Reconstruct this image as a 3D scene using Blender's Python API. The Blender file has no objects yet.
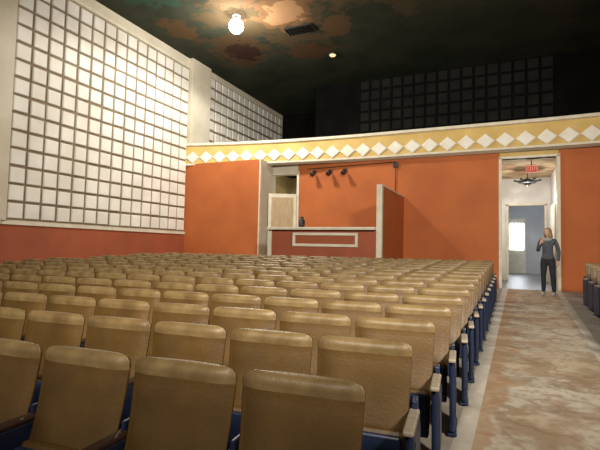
import bpy, bmesh, math, random
from mathutils import Vector, Euler, Matrix
random.seed(7)
scene=bpy.context.scene
scene.view_settings.view_transform='Standard'
S=.0354
def fz(y): return S*y if y<13.5 else S*13.5
FB=fz(13.5)
# ---------------- materials ----------------
def mat(name,c1,c2=None,scale=3.0,rough=.7,bump=0.0,detail=6,lo=.35,hi=.65,metal=0.0,emit=None,es=0,bscale=None,stretch=(1,1,1),spec=.5):
    m=bpy.data.materials.new(name); m.use_nodes=True
    nt=m.node_tree; N=nt.nodes; L=nt.links
    b=N['Principled BSDF']; b.inputs['Roughness'].default_value=rough; b.inputs['Metallic'].default_value=metal
    b.inputs['Specular IOR Level'].default_value=spec
    b.inputs['Base Color'].default_value=(*c1,1)
    tc=N.new('ShaderNodeTexCoord')
    mp=N.new('ShaderNodeMapping'); mp.inputs['Scale'].default_value=stretch
    L.new(tc.outputs['Object'],mp.inputs['Vector'])
    if c2:
        n=N.new('ShaderNodeTexNoise'); n.inputs['Scale'].default_value=scale; n.inputs['Detail'].default_value=detail
        L.new(mp.outputs[0],n.inputs['Vector'])
        r=N.new('ShaderNodeValToRGB'); r.color_ramp.elements[0].position=lo; r.color_ramp.elements[1].position=hi
        r.color_ramp.elements[0].color=(*c1,1); r.color_ramp.elements[1].color=(*c2,1)
        L.new(n.outputs['Fac'],r.inputs[0]); L.new(r.outputs[0],b.inputs['Base Color'])
    if bump:
        n2=N.new('ShaderNodeTexNoise'); n2.inputs['Scale'].default_value=bscale or scale*6; n2.inputs['Detail'].default_value=5
        L.new(mp.outputs[0],n2.inputs['Vector'])
        bp=N.new('ShaderNodeBump'); bp.inputs['Strength'].default_value=bump; bp.inputs['Distance'].default_value=.02
        L.new(n2.outputs['Fac'],bp.inputs['Height']); L.new(bp.outputs[0],b.inputs['Normal'])
    if emit:
        b.inputs['Emission Color'].default_value=(*emit,1); b.inputs['Emission Strength'].default_value=es
    return m
M={}
M['orange']=mat('orange_plaster',(.47,.128,.030),(.40,.105,.025),scale=1.2,rough=.75,bump=.12)
M['red']=mat('red_wainscot',(.34,.085,.035),(.28,.07,.03),scale=1.5,rough=.7,bump=.12)
M['white']=mat('white_plaster',(.66,.61,.50),(.55,.49,.38),scale=1.0,rough=.8,bump=.2)
M['cream']=mat('cream_trim',(.70,.66,.54),(.60,.54,.42),scale=4,rough=.6)
M['tile']=mat('white_tile',(.80,.78,.73),(.68,.65,.59),scale=1.3,rough=.75,bump=.15)
M['grout']=mat('panel_backing',(.24,.18,.115),(.17,.13,.08),scale=2,rough=.9)  # tan gap board, darkened to paint in shade between the tiles
M['darktile']=mat('shaded_tile',(.016,.016,.014),(.009,.009,.008),scale=1.0,rough=.9,spec=.2)  # balcony wall tiles: the gloom up there is put into the colour
M['dark']=mat('dark_plaster',(.004,.004,.004),(.007,.0065,.006),scale=1.5,rough=.95,spec=.1)  # near-black paints the unlit balcony; vent slats share it
M['yellow']=mat('yellow_plaster',(.64,.46,.16),(.54,.36,.11),scale=1.5,rough=.7,bump=.15)
M['diamond']=mat('diamond_white',(.82,.80,.74),(.74,.70,.6),scale=3,rough=.65)
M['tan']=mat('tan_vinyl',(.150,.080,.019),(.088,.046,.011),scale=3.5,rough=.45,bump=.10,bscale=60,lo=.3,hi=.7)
M['tanlight']=mat('tan_vinyl_worn_lit',(.26,.175,.075),(.15,.092,.034),scale=6,rough=.42,bump=.10,bscale=60)  # seat-back top edge: wear and dust, plus lamp light painted in paler
M['blue']=mat('blue_metal',(.012,.021,.055),(.019,.031,.075),scale=6,rough=.4,metal=.1)
M['arm']=mat('armrest_wood',(.045,.022,.014),(.07,.036,.024),scale=12,rough=.4,stretch=(8,1,1))
M['armend']=mat('armrest_pale',(.42,.36,.27),(.30,.25,.18),scale=12,rough=.5)
M['black']=mat('black_metal',(.02,.02,.02),rough=.45)
M['concrete']=mat('grey_concrete',(.34,.31,.26),(.24,.215,.175),scale=2.5,rough=.85,bump=.2)
M['strip']=mat('pale_concrete',(.52,.48,.41),(.38,.34,.28),scale=3,rough=.8,bump=.2)
M['hallwall']=mat('hall_white',(.72,.71,.68),(.60,.58,.53),scale=1.2,rough=.8)
M['hallceil']=mat('hall_ceiling_stained',(.46,.34,.20),(.26,.14,.07),scale=1.6,rough=.9,lo=.42,hi=.58)
M['hallfloor']=mat('hall_floor',(.10,.10,.11),(.16,.15,.15),scale=4,rough=.35)
M['bluewall']=mat('lobby_wall',(.50,.51,.52),(.44,.44,.45),scale=1,rough=.8)
M['doorpanel']=mat('door_panel_tan',(.46,.34,.20),(.38,.27,.15),scale=4,rough=.6,stretch=(6,6,1))
M['olive']=mat('olive_plaster',(.30,.24,.11),(.22,.17,.08),scale=1.5,rough=.8)
M['glow']=mat('window_daylight',(.9,.95,1),emit=(.85,.93,1.0),es=8)
M['bulb']=mat('bulb_glass',(1,1,1),emit=(1,.97,.9),es=24)
M['dl']=mat('downlight_lens',(1,.6,.3),emit=(1,.6,.3),es=1.2)
M['exit']=mat('exit_red',(.45,.02,.015),emit=(1,.06,.03),es=.3)
M['skin']=mat('skin',(.55,.34,.25),rough=.55)
M['hair']=mat('blond_hair',(.42,.30,.16),(.27,.17,.08),scale=30,rough=.5,stretch=(4,4,.5))
M['jacket']=mat('grey_jacket',(.060,.070,.090),(.09,.10,.125),scale=18,rough=.85,bump=.3)
M['scarf']=mat('pale_scarf',(.42,.42,.42),(.3,.3,.32),scale=25,rough=.9)
M['pants']=mat('black_pants',(.010,.011,.016),(.016,.018,.024),scale=10,rough=.8)
M['shoe']=mat('shoe_grey',(.35,.34,.33),rough=.6)
M['lips']=mat('lips',(.40,.12,.1),rough=.5)
M['eye']=mat('eye_dark',(.04,.03,.025),rough=.3)
M['eyewhite']=mat('eye_white',(.7,.7,.68),rough=.3)

def ceiling_mat():
    m=mat('dark_green_ceiling',(.026,.032,.021),(.048,.052,.033),scale=.8,rough=.9,bump=.4,bscale=6,spec=.2)
    nt=m.node_tree;N=nt.nodes;L=nt.links;b=N['Principled BSDF']
    src=b.inputs['Base Color'].links[0].from_socket
    geo=N.new('ShaderNodeNewGeometry')
    nz=N.new('ShaderNodeTexNoise'); nz.inputs['Scale'].default_value=1.3; nz.inputs['Detail'].default_value=10; nz.inputs['Roughness'].default_value=.66
    L.new(geo.outputs['Position'],nz.inputs['Vector'])
    for (px,py,r,col) in [(-6.3,11.3,2.4,(.075,.052,.026)),(-8.0,12.7,1.5,(.075,.046,.022)),(-2.5,10.5,1.8,(.070,.058,.032)),(-4.2,9.8,1.2,(.085,.068,.034)),(-8.4,8.8,1.1,(.032,.070,.045)),(-8.0,12.9,.8,(.038,.016,.010)),(-9.2,10.6,.8,(.085,.050,.022)),(-5.8,11.1,1.15,(.15,.080,.035)),(-5.75,11.15,.75,(.30,.17,.085)),(-4.6,12.3,.8,(.10,.060,.028)),(-6.9,9.7,.6,(.12,.08,.04)),(-6.0,13.6,.7,(.085,.045,.02))]:
        d=N.new('ShaderNodeVectorMath'); d.operation='DISTANCE'; L.new(geo.outputs['Position'],d.inputs[0]); d.inputs[1].default_value=(px,py,8.1)
        a=N.new('ShaderNodeMath'); a.operation='MULTIPLY_ADD'; L.new(nz.outputs['Fac'],a.inputs[0]); a.inputs[1].default_value=2.8*r; L.new(d.outputs['Value'],a.inputs[2])
        mr=N.new('ShaderNodeMapRange'); L.new(a.outputs[0],mr.inputs[0]); mr.inputs[1].default_value=r*2.12; mr.inputs[2].default_value=r*2.26; mr.inputs[3].default_value=1; mr.inputs[4].default_value=0
        mx=N.new('ShaderNodeMix'); mx.data_type='RGBA'; L.new(mr.outputs[0],mx.inputs[0]); L.new(src,mx.inputs[6]); mx.inputs[7].default_value=(*col,1)
        src=mx.outputs[2]
    L.new(src,b.inputs['Base Color']); return m
M['ceiling']=ceiling_mat()
def aisle_mat():
    m=mat('aisle_concrete',(.46,.38,.28),(.36,.29,.21),scale=1.6,rough=.9,bump=.2,lo=.3,hi=.7,detail=10,spec=.2)
    nt=m.node_tree;N=nt.nodes;L=nt.links;b=N['Principled BSDF']
    src=b.inputs['Base Color'].links[0].from_socket
    tc=N.new('ShaderNodeTexCoord')
    def layer(src,scale,lo,hi,amt,col,dist=0.,sd=0,ridge=False):
        mp=N.new('ShaderNodeMapping'); mp.inputs['Location'].default_value=(sd,sd,0); L.new(tc.outputs['Object'],mp.inputs['Vector'])
        n=N.new('ShaderNodeTexNoise'); n.inputs['Scale'].default_value=scale; n.inputs['Detail'].default_value=8; n.inputs['Distortion'].default_value=dist
        L.new(mp.outputs[0],n.inputs['Vector'])
        f=n.outputs['Fac']
        if ridge:
            s1=N.new('ShaderNodeMath');s1.operation='SUBTRACT';L.new(f,s1.inputs[0]);s1.inputs[1].default_value=.5
            s2=N.new('ShaderNodeMath');s2.operation='ABSOLUTE';L.new(s1.outputs[0],s2.inputs[0]);f=s2.outputs[0]
        r=N.new('ShaderNodeMapRange'); L.new(f,r.inputs[0]); r.inputs[1].default_value=lo; r.inputs[2].default_value=hi; r.inputs[3].default_value=0; r.inputs[4].default_value=amt
        mx=N.new('ShaderNodeMix');mx.data_type='RGBA';L.new(r.outputs[0],mx.inputs[0]);L.new(src,mx.inputs[6]);mx.inputs[7].default_value=(*col,1)
        return mx.outputs[2]
    src=layer(src,1.0,.46,.60,.7,(.50,.46,.39),0,3)
    src=layer(src,3.2,.50,.60,.60,(.26,.17,.10),0,9)
    src=layer(src,1.1,.022,.008,.45,(.20,.125,.065),0,21,True)
    src=layer(src,14,.50,.66,.55,(.24,.165,.10),0,17)
    sp=N.new('ShaderNodeSeparateXYZ'); L.new(tc.outputs['Object'],sp.inputs[0])
    ed=N.new('ShaderNodeMath'); ed.operation='MULTIPLY_ADD'; L.new(sp.outputs['Y'],ed.inputs[0]); ed.inputs[1].default_value=-.028; L.new(sp.outputs['X'],ed.inputs[2])
    nn=N.new('ShaderNodeTexNoise'); nn.inputs['Scale'].default_value=3.0; nn.inputs['Detail'].default_value=6; L.new(tc.outputs['Object'],nn.inputs['Vector'])
    ad=N.new('ShaderNodeMath'); ad.operation='MULTIPLY_ADD'; L.new(nn.outputs['Fac'],ad.inputs[0]); ad.inputs[1].default_value=.8; L.new(ed.outputs[0],ad.inputs[2])
    mr=N.new('ShaderNodeMapRange'); L.new(ad.outputs[0],mr.inputs[0]); mr.inputs[1].default_value=.24; mr.inputs[2].default_value=.30; mr.inputs[3].default_value=.65; mr.inputs[4].default_value=0
    mx=N.new('ShaderNodeMix');mx.data_type='RGBA';L.new(mr.outputs[0],mx.inputs[0]);L.new(src,mx.inputs[6]);mx.inputs[7].default_value=(.33,.20,.11,1)
    L.new(mx.outputs[2],b.inputs['Base Color']);return m
M['aisle']=aisle_mat()

# ---------------- mesh helpers ----------------
class B:
    def __init__(s): s.bm=bmesh.new(); s.mats=[]
    def mi(s,k):
        if k not in s.mats: s.mats.append(k)
        return s.mats.index(k)
    def box(s,x0,x1,y0,y1,z0,z1,k,bev=0,mtx=None):
        vs=[s.bm.verts.new(Vector(p)) for p in [(x0,y0,z0),(x1,y0,z0),(x1,y1,z0),(x0,y1,z0),(x0,y0,z1),(x1,y0,z1),(x1,y1,z1),(x0,y1,z1)]]
        fs=[s.bm.faces.new([vs[i] for i in f]) for f in [(3,2,1,0),(4,5,6,7),(0,1,5,4),(1,2,6,5),(2,3,7,6),(3,0,4,7)]]
        for f in fs: f.material_index=s.mi(k)
        if mtx: bmesh.ops.transform(s.bm,matrix=mtx,verts=vs)
        if bev:
            es={e for f in fs for e in f.edges}
            bmesh.ops.bevel(s.bm,geom=list(es),offset=bev,segments=2,profile=.5,affect='EDGES',material=s.mi(k))
        return fs
    def quad(s,pts,k):
        f=s.bm.faces.new([s.bm.verts.new(Vector(p)) for p in pts]); f.material_index=s.mi(k); return f
    def cyl(s,p0,p1,r0,r1,k,n=16,smooth=True):
        p0=Vector(p0);p1=Vector(p1);d=(p1-p0);a=d.normalized()
        t=a.cross(Vector((0,0,1)) if abs(a.z)<.9 else Vector((1,0,0))).normalized();b=a.cross(t)
        r=[[],[]]
        for i in range(n):
            c=2*math.pi*i/n;o=t*math.cos(c)+b*math.sin(c)
            r[0].append(s.bm.verts.new(p0+o*r0));r[1].append(s.bm.verts.new(p1+o*r1))
        for i in range(n):
            f=s.bm.faces.new([r[0][i],r[0][(i+1)%n],r[1][(i+1)%n],r[1][i]]);f.material_index=s.mi(k);f.smooth=smooth
        f=s.bm.faces.new(r[0][::-1]);f.material_index=s.mi(k)
        f=s.bm.faces.new(r[1]);f.material_index=s.mi(k)
    def sphere(s,c,r,k,sc=(1,1,1),u=20,v=14,fn=None,rot=None):
        m=Matrix.Translation(c)@(rot.to_matrix().to_4x4() if rot else Matrix())@Matrix.Diagonal((sc[0]*r,sc[1]*r,sc[2]*r,1))
        res=bmesh.ops.create_uvsphere(s.bm,u_segments=u,v_segments=v,radius=1)
        fs=set()
        for w in res['verts']:
            if fn: w.co=fn(w.co.copy())
            w.co=m@w.co
            fs|=set(w.link_faces)
        for f in fs: f.material_index=s.mi(k); f.smooth=True
    def done(s,name,parent=None,loc=None,recalc=True):
        if recalc: bmesh.ops.recalc_face_normals(s.bm,faces=s.bm.faces)
        me=bpy.data.meshes.new(name); s.bm.to_mesh(me); s.bm.free()
        for k in s.mats: me.materials.append(M[k])
        o=bpy.data.objects.new(name,me); scene.collection.objects.link(o)
        if parent: o.parent=parent
        if loc: o.location=loc
        return o
def empty(name,loc=(0,0,0),rz=0):
    e=bpy.data.objects.new(name,None); scene.collection.objects.link(e); e.location=loc; e.rotation_euler=(0,0,rz); e.empty_display_size=.1; return e

XL=-10.2; XR=4.6; YB=13.5; ZC=8.1
# ---------------- floor ----------------
def AL(y): return -.40+.028*y
def AR(y): return .80+.03*y
Y0=-3.0
b=B()
def strip(xa,xb,k):
    b.quad([(xa(Y0),Y0,fz(Y0)),(xb(Y0),Y0,fz(Y0)),(xb(YB),YB,FB),(xa(YB),YB,FB)],k)
strip(lambda y:XL,lambda y:AL(y)-.03,'concrete')
strip(lambda y:AL(y)-.03,lambda y:AL(y)+.10,'strip')
strip(lambda y:AL(y)+.10,AR,'aisle')
strip(AR,lambda y:AR(y)+.12,'strip')
strip(lambda y:AR(y)+.12,lambda y:XR,'concrete')
bmesh.ops.remove_doubles(b.bm,verts=b.bm.verts,dist=1e-4)
b.done('floor')
# ---------------- left wall ----------------
b=B(); b.box(XL-.2,XL,Y0,20.2,-.15,ZC,'white'); b.done('wall_left')
b=B(); b.box(XL,XL+.03,Y0,12.6,-.15,1.84,'red'); b.box(XL,XL+.06,Y0,12.6,1.84,1.92,'cream'); b.done('trim_wainscot')
def tiles(name,org,du,dv,nu,nv,p,t,k,backk,n):
    b=B();du=Vector(du);dv=Vector(dv);n=Vector(n);org=Vector(org)
    def obox(o,a,c,h,k,ins=.0):
        P=[o,o+du*a,o+du*a+dv*c,o+dv*c]
        cen=o+du*a/2+dv*c/2
        lo=[b.bm.verts.new(q) for q in P]
        hi=[b.bm.verts.new(q+n*h*.6) for q in P]
        tp=[b.bm.verts.new(q+(cen-q).normalized()*ins+n*h) for q in P]
        for r0,r1 in ((lo,hi),(hi,tp)):
            for i in range(4):
                f=b.bm.faces.new([r0[i],r0[(i+1)%4],r1[(i+1)%4],r1[i]]);f.material_index=b.mi(k)
        f=b.bm.faces.new(tp);f.material_index=b.mi(k)
    obox(org,nu*p,nv*p,.015,backk,.001)
    for i in range(nu):
        for j in range(nv):
            g=(p-t)/2
            jit=random.uniform(-.006,.006)
            obox(org+du*(i*p+g+jit)+dv*(j*p+g-jit)+n*.012,t,t,.045,k,.02)
    return b.done(name)
tiles('wall_left_tile_panel',(XL,6.42,1.95),(0,1,0),(0,0,1),15,14,.41,.345,'tile','grout',(1,0,0))
tiles('wall_left_upper_tile_panel',(XL,13.75,5.0),(0,1,0),(0,0,1),15,7,.41,.33,'tile','grout',(1,0,0))
b=B(); b.box(XL,XL+.12,4.9,6.38,1.92,ZC,'white',.01); b.box(XL,XL+.16,12.6,13.7,4.3,ZC,'white',.01); b.box(XL,XL+.06,6.38,12.6,7.71,7.8,'cream'); b.done('trim_pilasters')
b=B(); b.box(XL-.2,XR+.2,Y0,20.2,ZC,ZC+.2,'ceiling'); b.done('ceiling')
b=B(); b.box(XR,XR+.2,Y0,20.2,-.15,ZC,'orange'); b.done('wall_right')
# ---------------- back wall ----------------
XB=-7.2; XO=-6.26; DL=-.12; DR=1.30
b=B()
b.box(XO,DL,YB,YB+.2,.3,4.25,'orange')
b.box(DR,XR,YB,YB+.2,.3,4.25,'orange')
b.box(DL,DR,YB+.02,YB+.2,4.02,4.25,'yellow')
b.box(XB-.2,XO,YB+.02,YB+.2,3.95,4.25,'white')
b.done('wall_back')
b=B()
fs=b.box(XL,XB,12.6,YB+.2,.3,4.3,'orange')
fs[3].material_index=b.mi('white'); fs[1].material_index=b.mi('white')
b.box(XB-.02,XB+.025,12.58,12.70,.40,4.3,'cream')
b.done('wall_back_projecting_bay')
b=B()
b.box(DL-.03,DL+.05,YB-.04,YB+.3,.47,4.05,'cream',.005)
b.box(DR-.05,DR+.03,YB-.04,YB+.3,.47,4.05,'cream',.005)
b.box(DL-.03,DR+.03,YB-.04,YB+.3,4.02,4.08,'cream',.005)
b.done('trim_door_frame')
b=B()
b.box(XO-.03,XO+.05,YB-.03,YB+.22,.47,4.0,'cream',.005)
b.box(XB,XO,YB-.03,YB+.22,3.9,3.97,'cream',.005)
b.done('trim_side_door_frame')
b=B(); b.box(XB-.6,XB-.5,YB+.2,16,.47,4.2,'olive'); b.box(XO+.5,XO+.6,YB+.2,16,.47,4.2,'olive'); b.box(XB-.6,XO+.6,16,16.1,.47,4.2,'olive'); b.done('wall_side_room')
b=B(); b.box(XB-.6,XO+.6,YB,16.1,.40,.478,'concrete'); b.done('floor_side_room')
e=empty('door_1',(XO-.02,YB-.05,FB),math.radians(207))
b=B(); W=.92; Hh=2.75
b.box(0,W,-.02,.02,0,Hh,'cream',.004)
b.box(.10,W-.10,-.03,.03,1.2,Hh-.12,'doorpanel',.008)
b.box(.10,W-.10,-.03,.03,.15,1.05,'doorpanel',.008)
b.cyl((W-.05,-.07,1.1),(W-.05,.07,1.1),.02,.02,'black')
b.done('door_leaf',e)
# ---------------- concession booth ----------------
BX0=-5.83; BX1=-2.75; BY=10.87; bf=fz(BY)
e=empty('concession_counter',(0,0,0))
b=B()
b.box(BX1-.11,BX1,BY+.06,YB,.35,3.03,'orange')
b.box(BX1-.13,BX1+.01,BY-.03,BY+.10,bf,3.06,'cream',.006)
b.box(BX1-.12,BX1+.01,BY+.1,YB,3.03,3.07,'cream')
b.done('side_wall',e)
b=B()
b.box(BX0,BX1-.13,BY,BY+.1,bf-.01,1.93,'red')
b.box(BX0-.05,BX1-.13,BY-.16,BY+.35,1.93,2.0,'cream',.01)
b.box(BX0-.06,BX0+.04,BY-.03,BY+.12,bf,1.93,'cream',.005)
x0,x1,z0,z1=-5.15,-3.35,1.50,1.86
for q in ((x0,x1,z0,z0+.07),(x0,x1,z1-.07,z1),(x0,x0+.07,z0+.07,z1-.07),(x1-.07,x1,z0+.07,z1-.07)):
    b.box(q[0],q[1],BY-.035,BY+.01,q[2],q[3],'cream',.004)
b.box(BX0,BX1-.13,BY-.02,BY+.01,bf-.01,bf+.12,'black')
b.done('counter_front',e)
b=B(); c=(-4.95,BY+.1,2.0)
b.cyl(c,(c[0],c[1],2.17),.078,.088,'black'); b.cyl((c[0],c[1],2.17),(c[0],c[1],2.24),.088,.045,'black'); b.cyl((c[0],c[1],2.24),(c[0],c[1],2.29),.042,.05,'arm')
b.done('thermos_jug')
# ---------------- balcony ----------------
def by(x):
    d=max(0,-3.5-x); d2=max(0,x-0.5)
    return YB-.16-.8*(d/6.7)**2-.02*d2**2
nseg=60
b=B()
xs=[XL+ (XR-XL)*i/nseg for i in range(nseg+1)]
prof=[(0,4.25,'cream'),(-.03,4.25,'cream'),(-.03,4.31,'cream'),(0,4.31,'yellow'),(0,4.92,'cream'),(-.05,4.94,'cream'),(-.05,5.02,'cream'),(.12,5.02,'dark'),(.12,4.2,'dark')]
rings=[]
for x in xs:
    y=by(x); rings.append([b.bm.verts.new((x,y+o,z)) for o,z,_ in prof])
for i in range(nseg):
    for j in range(len(prof)-1):
        f=b.bm.faces.new([rings[i][j],rings[i+1][j],rings[i+1][j+1],rings[i][j+1]]); f.material_index=b.mi(prof[j][2])
    f=b.bm.faces.new([rings[i][-1],rings[i+1][-1],rings[i+1][0],rings[i][0]]); f.material_index=b.mi('white')
b.done('wall_balcony_front')
b=B(); x=XL+.28; dw=.5
while x<XR-.2:
    y=by(x); sl=(by(x+.05)-by(x-.05))/.1
    t=Vector((1,sl,0)).normalized(); n=Vector((sl,-1,0)).normalized()
    c=Vector((x,y,4.52)); hw=.245; hh=.21
    P=[c-t*hw,c-Vector((0,0,hh)),c+t*hw,c+Vector((0,0,hh))]
    lo=[b.bm.verts.new(p+n*.002) for p in P]; mid=[b.bm.verts.new(p+n*.025) for p in P]; tp=[b.bm.verts.new(c+(p-c)*.88+n*.04) for p in P]
    for r0,r1 in ((lo,mid),(mid,tp)):
        for i in range(4):
            b.bm.faces.new([r0[i],r0[(i+1)%4],r1[(i+1)%4],r1[i]])
    b.bm.faces.new(tp)
    x+=dw*t.x
b.mi('diamond')
b.done('trim_diamond_mouldings')
b=B()
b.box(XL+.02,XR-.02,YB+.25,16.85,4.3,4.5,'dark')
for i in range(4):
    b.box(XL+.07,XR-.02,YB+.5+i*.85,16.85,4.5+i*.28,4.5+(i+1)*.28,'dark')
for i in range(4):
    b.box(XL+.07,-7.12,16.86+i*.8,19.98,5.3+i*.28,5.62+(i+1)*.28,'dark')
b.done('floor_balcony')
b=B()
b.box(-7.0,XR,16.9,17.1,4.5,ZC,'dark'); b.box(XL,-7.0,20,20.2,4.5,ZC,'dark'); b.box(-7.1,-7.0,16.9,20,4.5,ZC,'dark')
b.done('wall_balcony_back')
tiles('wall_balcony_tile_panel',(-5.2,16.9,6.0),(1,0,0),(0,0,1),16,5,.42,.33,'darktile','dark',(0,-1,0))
# ---------------- hall beyond main door ----------------
HX0=-.65; HX1=1.42; HY=17.5
b=B()
b.box(HX0-.1,HX0,YB+.2,HY,.47,4.1,'hallwall'); b.box(HX1,HX1+.1,YB+.2,HY,.47,4.1,'hallwall')
b.box(HX0,.10,HY,HY+.12,.47,4.1,'hallwall'); b.box(1.26,HX1,HY,HY+.12,.47,4.1,'hallwall'); b.box(.10,1.26,HY,HY+.12,3.1,4.1,'hallwall')
b.done('wall_hall')
b=B(); b.box(HX0-.1,HX1+.1,YB+.2,HY+.12,4.06,4.16,'hallceil'); b.done('ceiling_hall')
b=B(); b.box(HX0-.1,HX1+.1,YB,HY+.12,.40,.478,'hallfloor'); b.box(-1.6,3,HY+.12,24,.40,.478,'hallfloor'); b.done('floor_hall')
b=B()
for q in ((.04,.12),(1.24,1.32)): b.box(q[0],q[1],HY-.04,HY+.02,.478,3.14,'cream',.005)
b.box(.04,1.32,HY-.04,HY+.02,3.1,3.18,'cream',.005); b.done('trim_hall_doorway')
b=B()
b.box(-1.7,-1.6,HY+.12,24.1,.47,3.9,'bluewall'); b.box(3,3.1,HY+.12,24.1,.47,3.9,'bluewall'); b.box(-1.7,3.1,24,24.1,.47,3.9,'bluewall')
b.done('wall_lobby')
b=B(); b.box(-1.7,3.1,HY+.12,24.1,3.9,4.0,'hallwall'); b.done('ceiling_lobby')
e=empty('window_1')
b=B()
b.box(.15,.90,23.93,23.99,.48,3.1,'cream',.01); b.done('frame',e)
b=B(); b.box(.22,.83,23.9,23.935,1.60,2.85,'glow'); b.done('glass_pane',e)
b=B(); b.box(.21,.84,23.88,23.9,2.22,2.26,'cream'); b.done('muntins',e)
e=empty('door_2',(HX1-.04,15.6,.478),math.radians(92))
b=B(); b.box(0,.95,-.02,.02,.01,2.5,'cream',.004)
for z0,z1 in ((.2,1.1),(1.25,2.3)): b.box(.13,.82,-.02,.032,z0,z1,'hallwall',.01)
b.cyl((.88,-.01,1.15),(.88,.08,1.15),.02,.02,'black')
b.done('door_leaf',e)
b=B(); px,py=.64,15.5
b.cyl((px,py,4.06),(px,py,4.02),.07,.07,'black'); b.cyl((px,py,4.02),(px,py,3.75),.012,.012,'black')
b.cyl((px,py,3.75),(px,py,3.66),.05,.30,'black',20); b.cyl((px,py,3.66),(px,py,3.60),.30,.22,'black',20)
b.cyl((px,py,3.60),(px,py,3.50),.12,.03,'arm',16)
for i in range(6):
    a=i*math.pi/3; b.cyl((px+.2*math.cos(a),py+.2*math.sin(a),3.66),(px+.38*math.cos(a),py+.38*math.sin(a),3.70),.015,.03,'black',8)
b.done('pendant_lamp')
b=B(); b.box(.56,.82,14.13,14.17,3.74,3.90,'exit',.004); b.box(.54,.84,14.16,14.22,3.72,3.92,'white',.005); b.cyl((.69,14.19,3.9),(.69,14.19,4.07),.012,.012,'black')
def seg(x,z,w_,h_): b.box(x,x+w_,14.122,14.131,z,z+h_,'cream')
lx=.585; lz=3.77; H_=.10
for ch in 'EXIT':
    if ch=='E':
        seg(lx,lz,.010,H_)
        for q in (0,.045,.09): seg(lx,lz+q,.036,.010)
    elif ch=='I': seg(lx+.014,lz,.010,H_)
    elif ch=='T': seg(lx,lz+.09,.040,.010); seg(lx+.015,lz,.010,H_)
    else:
        for s_ in (-1,1):
            mm=Matrix.Translation((lx+.018,14.127,lz+.05))@Matrix.Rotation(s_*.36,4,'Y')
            b.box(-.005,.005,-.004,.004,-.052,.052,'cream',mtx=mm)
    lx+=.054
b.done('exit_sign')

# ---------------- fixtures ----------------
LX,LY=-7.0,10.65
b=B(); b.cyl((LX,LY,8.1),(LX,LY,8.04),.12,.11,'cream'); b.cyl((LX,LY,8.04),(LX,LY,7.95),.05,.07,'black')
b.sphere((LX,LY,7.76),.21,'bulb',sc=(1,1,1.0)); b.done('ceiling_globe_light')
b=B(); vx,vy=-5.65,12.1
b.box(vx-.45,vx+.45,vy-.22,vy+.22,8.06,8.11,'black')
for i in range(9): b.box(vx-.42+i*.095,vx-.40+i*.095,vy-.2,vy+.2,8.04,8.07,'dark')
b.done('ceiling_vent')
b=B(); b.cyl((-5.34,14.1,8.1),(-5.34,14.1,8.05),.16,.15,'black'); b.sphere((-5.34,14.1,8.05),.11,'dl',sc=(1,1,.5)); b.done('ceiling_downlight')
for i,x in enumerate((-5.65,-5.1,-4.6)):
    e=empty('wall_floodlight',(x,YB,3.95))
    b=B(); b.box(-.05,.05,-.04,0,-.05,.05,'black',.005); b.cyl((0,-.03,0),(0,-.16,-.02),.015,.015,'black',8)
    b.cyl((0,-.12,0),(.02,-.28,-.13),.04,.085,'black',16); b.cyl((.02,-.275,-.126),(.02,-.285,-.136),.07,.06,'arm',16); b.done('floodlight_head',e)
b=B(); yo=YB-.03
b.cyl((-5.9,yo,4.05),(-3.0,yo,4.12),.012,.012,'black',8); b.cyl((-3.0,yo,4.12),(-3.0,yo,3.1),.012,.012,'black',8)
b.box(-3.07,-2.93,YB-.06,YB-.005,3.95,4.1,'black',.005)
b.done('electrical_conduit')

# ---------------- theatre seats ----------------
P=.552
def seat_back(b,cx):
    Hw=.262; zb,zt=.38,.88; r=.05
    vs=[0,.08,.2,.35,.5,.65,.78,.86,.91,.95,.98,1.0]
    nu=14
    us=[math.sin((-1+2*i/nu)*math.pi/2*.98)/math.sin(math.pi/2*.98) for i in range(nu+1)]
    F=[];K=[]
    for v in vs:
        z=zb+(zt-zb)*v; d=zt-z
        hw=Hw-.022*(1-v)
        if d<r: hw=Hw-r+math.sqrt(max(0,r*r-(r-d)**2))
        fr=[];bk=[]
        for u in us:
            x=hw*u
            yc=.11*(v-.5)-.016*u*u + .02*math.sin(v*math.pi)
            et=max(.12,1-abs(u)**5); tt=1 if d>.035 else max(.3,math.sqrt(max(0,1-((.035-d)/.035)**2)))
            tb=1 if v>.05 else .5
            T=.042*et*tt*tb
            groove=.006 if abs(v-.86)<.01 else 0
            fr.append(b.bm.verts.new((cx+x,yc-T+groove,z))); bk.append(b.bm.verts.new((cx+x,yc+.028*max(.3,et)*tt,z)))
        F.append(fr);K.append(bk)
    n=len(vs)
    for i in range(n-1):
        for j in range(nu):
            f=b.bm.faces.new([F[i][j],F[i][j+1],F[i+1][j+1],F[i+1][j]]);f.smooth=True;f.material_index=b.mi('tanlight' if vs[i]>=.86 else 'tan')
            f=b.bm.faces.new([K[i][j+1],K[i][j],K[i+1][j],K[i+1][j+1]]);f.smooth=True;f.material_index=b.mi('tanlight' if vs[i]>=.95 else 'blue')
        for j,s in ((0,1),(nu,-1)):
            q=[F[i][j],F[i+1][j],K[i+1][j],K[i][j]]
            f=b.bm.faces.new(q if s==1 else q[::-1]);f.smooth=True;f.material_index=b.mi('tan')
    for j in range(nu):
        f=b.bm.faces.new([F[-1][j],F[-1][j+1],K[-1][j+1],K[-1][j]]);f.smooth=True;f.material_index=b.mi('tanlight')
        f=b.bm.faces.new([K[0][j],K[0][j+1],F[0][j+1],F[0][j]]);f.material_index=b.mi('blue')
def seat_cushion(b,cx):
    m=Matrix.Translation((cx,-.12,.25))@Euler((math.radians(-8),0,0)).to_matrix().to_4x4()
    b.box(-.225,.225,-.055,-.02,-.02,.20,'blue',.012,mtx=m)
    b.box(-.235,.235,-.02,.075,-.03,.22,'tan',.025,mtx=m)
    b.box(-.235,.235,-.06,.03,-.05,0.0,'blue',.012,mtx=m)
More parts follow.
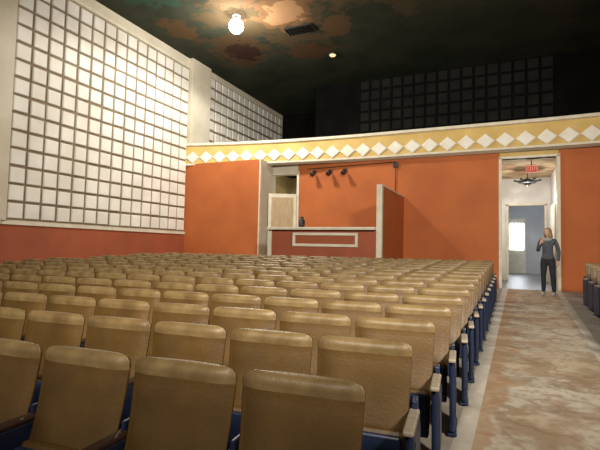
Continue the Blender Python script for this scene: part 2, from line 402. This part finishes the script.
def standard(b,x,end=0):
    w=.016 if not end else .022
    b.box(x-w-.01,x+w+.01,-.26,.10,0,.02,'blue',.005)
    b.box(x-w,x+w,-.14,.04,.015,.34,'blue',.008)
    b.box(x-w,x+w,-.26,.03,.32,.53,'blue',.014)
    b.box(x-w*.6,x+w*.6,-.02,.075,.48,.60,'blue',.006)
    b.box(x-.026,x+.026,-.32,.0,.53,.558,'armend' if end else 'arm',.010)
def end_panel(b,x):
    b.box(x-.02,x+.02,-.27,.09,.03,.54,'blue',.018)
    b.box(x+.018,x+.026,-.23,.04,.12,.48,'blue',.004)
def row_mesh(n,name):
    b=B()
    for i in range(n):
        seat_back(b,-P*(i+.5)); seat_cushion(b,-P*(i+.5))
    for i in range(n+1):
        standard(b,-P*i,end=1 if i in(0,n) else 0)
    end_panel(b,0); end_panel(b,-P*n)
    bmesh.ops.recalc_face_normals(b.bm,faces=b.bm.faces)
    me=bpy.data.meshes.new(name); b.bm.to_mesh(me); b.bm.free()
    for k in b.mats: me.materials.append(M[k])
    return me
TILT=.085
def place(me,name,x,y,sx=1.0):
    X=Vector((1,TILT,TILT*S)).normalized(); Z=Vector((0,0,1)); Z=(Z-X*Z.dot(X)).normalized(); Y=Z.cross(X)
    m=Matrix((X*sx,Y,Z)).transposed().to_4x4(); m.translation=(x,y,fz(y))
    o=bpy.data.objects.new(name,me); scene.collection.objects.link(o); o.matrix_world=m
ml=row_mesh(16,'theater_seat_row_mesh'); mr=row_mesh(5,'theater_seat_short_row_mesh')
ends=[-.465,-.42,-.395,-.365]
wid=[1,1,1.02,.985,1.035,1.0,1.03,.98,1.02,1.04,.985,1.02,1.0,1.035,.99]
for k in range(15):
    y=1.67 if k==0 else 1.74+k*.655
    place(ml,'theater_seat_row',ends[k] if k<4 else -.385+.013*k,y,wid[k])
for k in range(10):
    y=5.0+k*.69
    place(mr,'theater_seat_row',1.42+.015*(y-5)+5*P,y+.1)

# ---------------- woman ----------------
def skin_obj(name,chains,matk,parent,levels=2):
    V,E=chains
    me=bpy.data.meshes.new(name); me.from_pydata([v[0] for v in V],E,[]); me.update()
    o=bpy.data.objects.new(name,me); scene.collection.objects.link(o)
    md=o.modifiers.new('s','SKIN'); md.use_smooth_shade=True
    sv=me.skin_vertices[0].data
    for i,v in enumerate(V):
        r=v[1]; sv[i].radius=r if isinstance(r,tuple) else (r,r); sv[i].use_root=(i==0)
    ss=o.modifiers.new('u','SUBSURF'); ss.levels=levels; ss.render_levels=levels
    dg=bpy.context.evaluated_depsgraph_get(); dg.update()
    nm=bpy.data.meshes.new_from_object(o.evaluated_get(dg))
    o.modifiers.clear(); o.data=nm
    nm.materials.clear(); nm.materials.append(M[matk])
    for p in nm.polygons: p.use_smooth=True; p.material_index=0
    o.parent=parent
    return o
wx,wy=.95,12.45
w=empty('standing_woman',(wx,wy,fz(wy)),math.radians(-14))
legs=[((0,0,.90),(.14,.10)),((0,0,.97),(.13,.095)),
 ((-.08,0,.80),(.088,.095)),((-.088,-.01,.64),(.078,.08)),((-.092,-.018,.47),(.058,.062)),((-.095,.012,.30),(.052,.058)),((-.10,.025,.075),(.042,.045)),
 ((.08,0,.80),(.088,.095)),((.095,-.015,.64),(.078,.08)),((.108,-.03,.47),(.058,.062)),((.118,-.005,.30),(.052,.058)),((.13,.01,.075),(.042,.045))]
skin_obj('trousers',(legs,[(0,1),(0,2),(2,3),(3,4),(4,5),(5,6),(0,7),(7,8),(8,9),(9,10),(10,11)]),'pants',w,2)
tor=[((0,.0,1.08),(.128,.10)),((0,.0,.95),(.15,.115)),((0,.0,.83),(.165,.125)),
 ((0,-.005,1.20),(.145,.115)),((0,.01,1.31),(.12,.085)),((0,.012,1.385),(.055,.055)),
 ((-.15,.015,1.32),(.058,.056)),((-.19,.01,1.19),(.052,.052)),((-.215,-.005,1.065),(.046,.048)),((-.18,-.105,1.13),(.041,.041)),((-.128,-.212,1.23),(.036,.036)),
 ((.15,.015,1.32),(.058,.056)),((.195,.03,1.19),(.052,.052)),((.225,.045,1.065),(.046,.048)),((.228,.01,.95),(.041,.042)),((.222,-.035,.81),(.036,.036))]
te=[(0,1),(1,2),(0,3),(3,4),(4,5),(4,6),(6,7),(7,8),(8,9),(9,10),(4,11),(11,12),(12,13),(13,14),(14,15)]
skin_obj('jacket',(tor,te),'jacket',w,2)
skin_obj('neck',([((0,.01,1.34),.052),((0,.005,1.40),.045),((0,-.005,1.46),.047)],[(0,1),(1,2)]),'skin',w,1)
for nm,(x,y) in (('shoe_right',(-.10,.02)),('shoe_left',(.13,.005))):
    skin_obj(nm,([((x,y+.035,.045),(.042,.046)),((x,y-.06,.042),(.044,.040)),((x-.005,y-.16,.032),(.042,.032))],[(0,1),(1,2)]),'shoe',w,2)
def hand(nm,wr,d,side,curl):
    wr=Vector(wr); d=Vector(d).normalized(); sd=Vector(side); sd=(sd-d*sd.dot(d)).normalized(); pn=d.cross(sd).normalized()*curl
    V=[(tuple(wr-d*.03),(.026,.02)),(tuple(wr+d*.045),(.034,.017))]; E=[(0,1)]
    for k,(o,l) in enumerate(((.030,.070),(.010,.08),(-.010,.074),(-.030,.056))):
        base=wr+d*.085+sd*o; i=len(V)
        V.append((tuple(base),.0095)); V.append((tuple(base+d*l*.5+pn*.012),.0085)); V.append((tuple(base+d*l*.85+pn*.035),.007))
        E+=[(1,i),(i,i+1),(i+1,i+2)]
    i=len(V)
    V.append((tuple(wr+d*.03+sd*.038),.011)); V.append((tuple(wr+d*.06+sd*.060+pn*.01),.0095)); V.append((tuple(wr+d*.085+sd*.066+pn*.02),.0075))
    E+=[(1,i),(i,i+1),(i+1,i+2)]
    skin_obj(nm,(V,E),'skin',w,1)
hand('hand_right',(-.125,-.212,1.24),(.42,.25,1),(.9,-.2,0),-1)
hand('hand_left',(.222,-.038,.815),(0,-.15,-1),(-.3,-1,0),1)
b=B(); bm=b.bm; nu,nv=40,12; rr=[]
for i in range(nu):
    a=2*math.pi*i/nu; ring=[]; fr=(1-math.sin(a))/2
    for j in range(nv):
        c=2*math.pi*j/nv; R2=.030+.004*math.sin(7*a+2*c); rad=.072+.012*fr+R2*math.cos(c)
        ring.append(bm.verts.new((rad*math.cos(a),rad*math.sin(a)*.9+.005,1.385-.045*fr+R2*1.15*math.sin(c))))
    rr.append(ring)
for i in range(nu):
    for j in range(nv):
        f=bm.faces.new([rr[i][j],rr[(i+1)%nu][j],rr[(i+1)%nu][(j+1)%nv],rr[i][(j+1)%nv]]); f.smooth=True
b.mi('scarf'); b.done('scarf',w)
h=empty('head_pivot',(0,-.012,1.515)); h.parent=w; h.rotation_euler=(math.radians(4),0,math.radians(-30))
def g(d,s): return math.exp(-(d/s)**2)
def hf(c):
    x,y,z=c
    f=max(0,-y)
    if z<0: x*=1-.30*(-z)**1.6; y*=(1-.05*(-z))
    if y<0: y*=.96
    y-= .20*f*g(x,.13)*g(z+.22,.16)
    y-= .10*f*g(x,.11)*g(z+.02,.18)
    y+= .10*f*(g(x-.38,.17)+g(x+.38,.17))*g(z-.05,.11)
    y-= .05*f*g(z-.25,.12)
    y-= .06*f*g(x,.2)*g(z+.55,.09)
    y-= .10*f*g(x,.25)*g(z+.86,.16)
    return Vector((x,y,z))
b=B(); b.sphere((0,0,0),1,'skin',sc=(.073,.088,.110),u=72,v=56,fn=hf)
for sx in (-1,1):
    b.sphere((sx*.029,-.0700,.006),.0105,'eyewhite',sc=(1.1,.7,.5),u=12,v=8)
    b.sphere((sx*.029,-.0755,.006),.0055,'eye',sc=(1,.6,.9),u=10,v=8)
    b.sphere((sx*.030,-.082,.024),.016,'hair',sc=(1,.25,.16),u=10,v=6,rot=Euler((0,sx*.12,0)))
    b.sphere((sx*.074,.008,-.008),.021,'skin',sc=(.35,.65,1.15),u=12,v=10)
b.sphere((0,-.087,-.0565),.019,'lips',sc=(1,.30,.20),u=14,v=8)
b.sphere((0,-.086,-.0635),.016,'lips',sc=(1,.32,.24),u=14,v=8)
b.done('face',h)
b=B(); bm=b.bm; nu,nv=48,26; rows=[]
for j in range(nv+1):
    t=j/nv; ring=[]
    for i in range(nu+1):
        s=i/nu; th=t*math.radians(96)
        fa=math.radians(52)*min(1,max(0,(t-.30)/.25))
        a=-math.pi/2+fa+(2*math.pi-2*fa)*s
        rz=math.cos(th); rx=math.sin(th); R=1+.012*math.sin(a*23+t*5)
        ring.append([.083*rx*math.cos(a)*R,.098*rx*math.sin(a)*R+.008,.118*rz+.008])
    rows.append(ring)
last=rows[-1]
for q in range(1,11):
    ring=[]
    for i in range(nu+1):
        x,y,z=last[i]; k=q/10
        ring.append([x*(1+.10*math.sin(k*2.6)),(y-.01)*(1+.03*k)+.01+.012*k,z-.125*k-.006*math.sin(i*1.7)])
    rows.append(ring)
G=[[bm.verts.new(p) for p in r] for r in rows]
for j in range(len(G)-1):
    for i in range(nu):
        f=bm.faces.new([G[j][i],G[j][i+1],G[j+1][i+1],G[j+1][i]]); f.smooth=True
bmesh.ops.remove_doubles(bm,verts=bm.verts,dist=1e-5)
b.mi('hair'); ho=b.done('hair',h)
sm=ho.modifiers.new('t','SOLIDIFY'); sm.thickness=.012; sm.offset=-1

# ---------------- lights ----------------
def point(name,loc,e,col,r=.1):
    l=bpy.data.lights.new(name,'POINT'); l.energy=e; l.color=col; l.shadow_soft_size=r; o=bpy.data.objects.new(name,l); scene.collection.objects.link(o); o.location=loc; return o
def spot(name,loc,tgt,e,col,ang,r=.4,blend=.6):
    l=bpy.data.lights.new(name,'SPOT'); l.energy=e; l.color=col; l.shadow_soft_size=r; l.spot_size=math.radians(ang); l.spot_blend=blend
    o=bpy.data.objects.new(name,l); scene.collection.objects.link(o); o.location=loc
    o.rotation_euler=(Vector(tgt)-Vector(loc)).to_track_quat('-Z','Y').to_euler(); return o
point('globe_light',(LX,LY,7.2),330,(1,.94,.82),.15)
spot('globe_fill_down',(LX,LY,7.5),(LX+.01,LY,0),900,(1,.94,.82),172,.18,.25)  # added second source: sends globe light downward, off the ceiling
spot('stage_work_light',(-1.0,-2.8,5.0),(-4.5,13,2.2),2700,(1,.92,.78),80,.5,.8)
spot('stage_work_light_b',(4.2,-1.5,5.4),(-5.5,12.5,2.4),4400,(1,.92,.78),80,.5,.8)
point('hall_light',(.6,15.5,3.1),75,(1,.95,.88),.15)
point('lobby_light',(1.2,20.5,3.4),100,(.9,.95,1),.3)
point('side_room_light',(-6.7,14.8,3.6),25,(1,.85,.6),.15)
wd=bpy.data.worlds.new('World'); scene.world=wd; wd.use_nodes=True
wd.node_tree.nodes['Background'].inputs[0].default_value=(.85,.82,.75,1); wd.node_tree.nodes['Background'].inputs[1].default_value=.20
# ---------------- camera ----------------
cd=bpy.data.cameras.new('Camera'); cd.lens=27; cd.sensor_width=36; cd.clip_start=.05
co=bpy.data.objects.new('Camera',cd); scene.collection.objects.link(co)
R=Euler((0,0,math.radians(24.5))).to_matrix()@Euler((math.radians(92.93),0,0)).to_matrix()@Euler((0,0,math.radians(1.25))).to_matrix()
m=R.to_4x4(); m.translation=(0,0,1.45); co.matrix_world=m
scene.camera=co
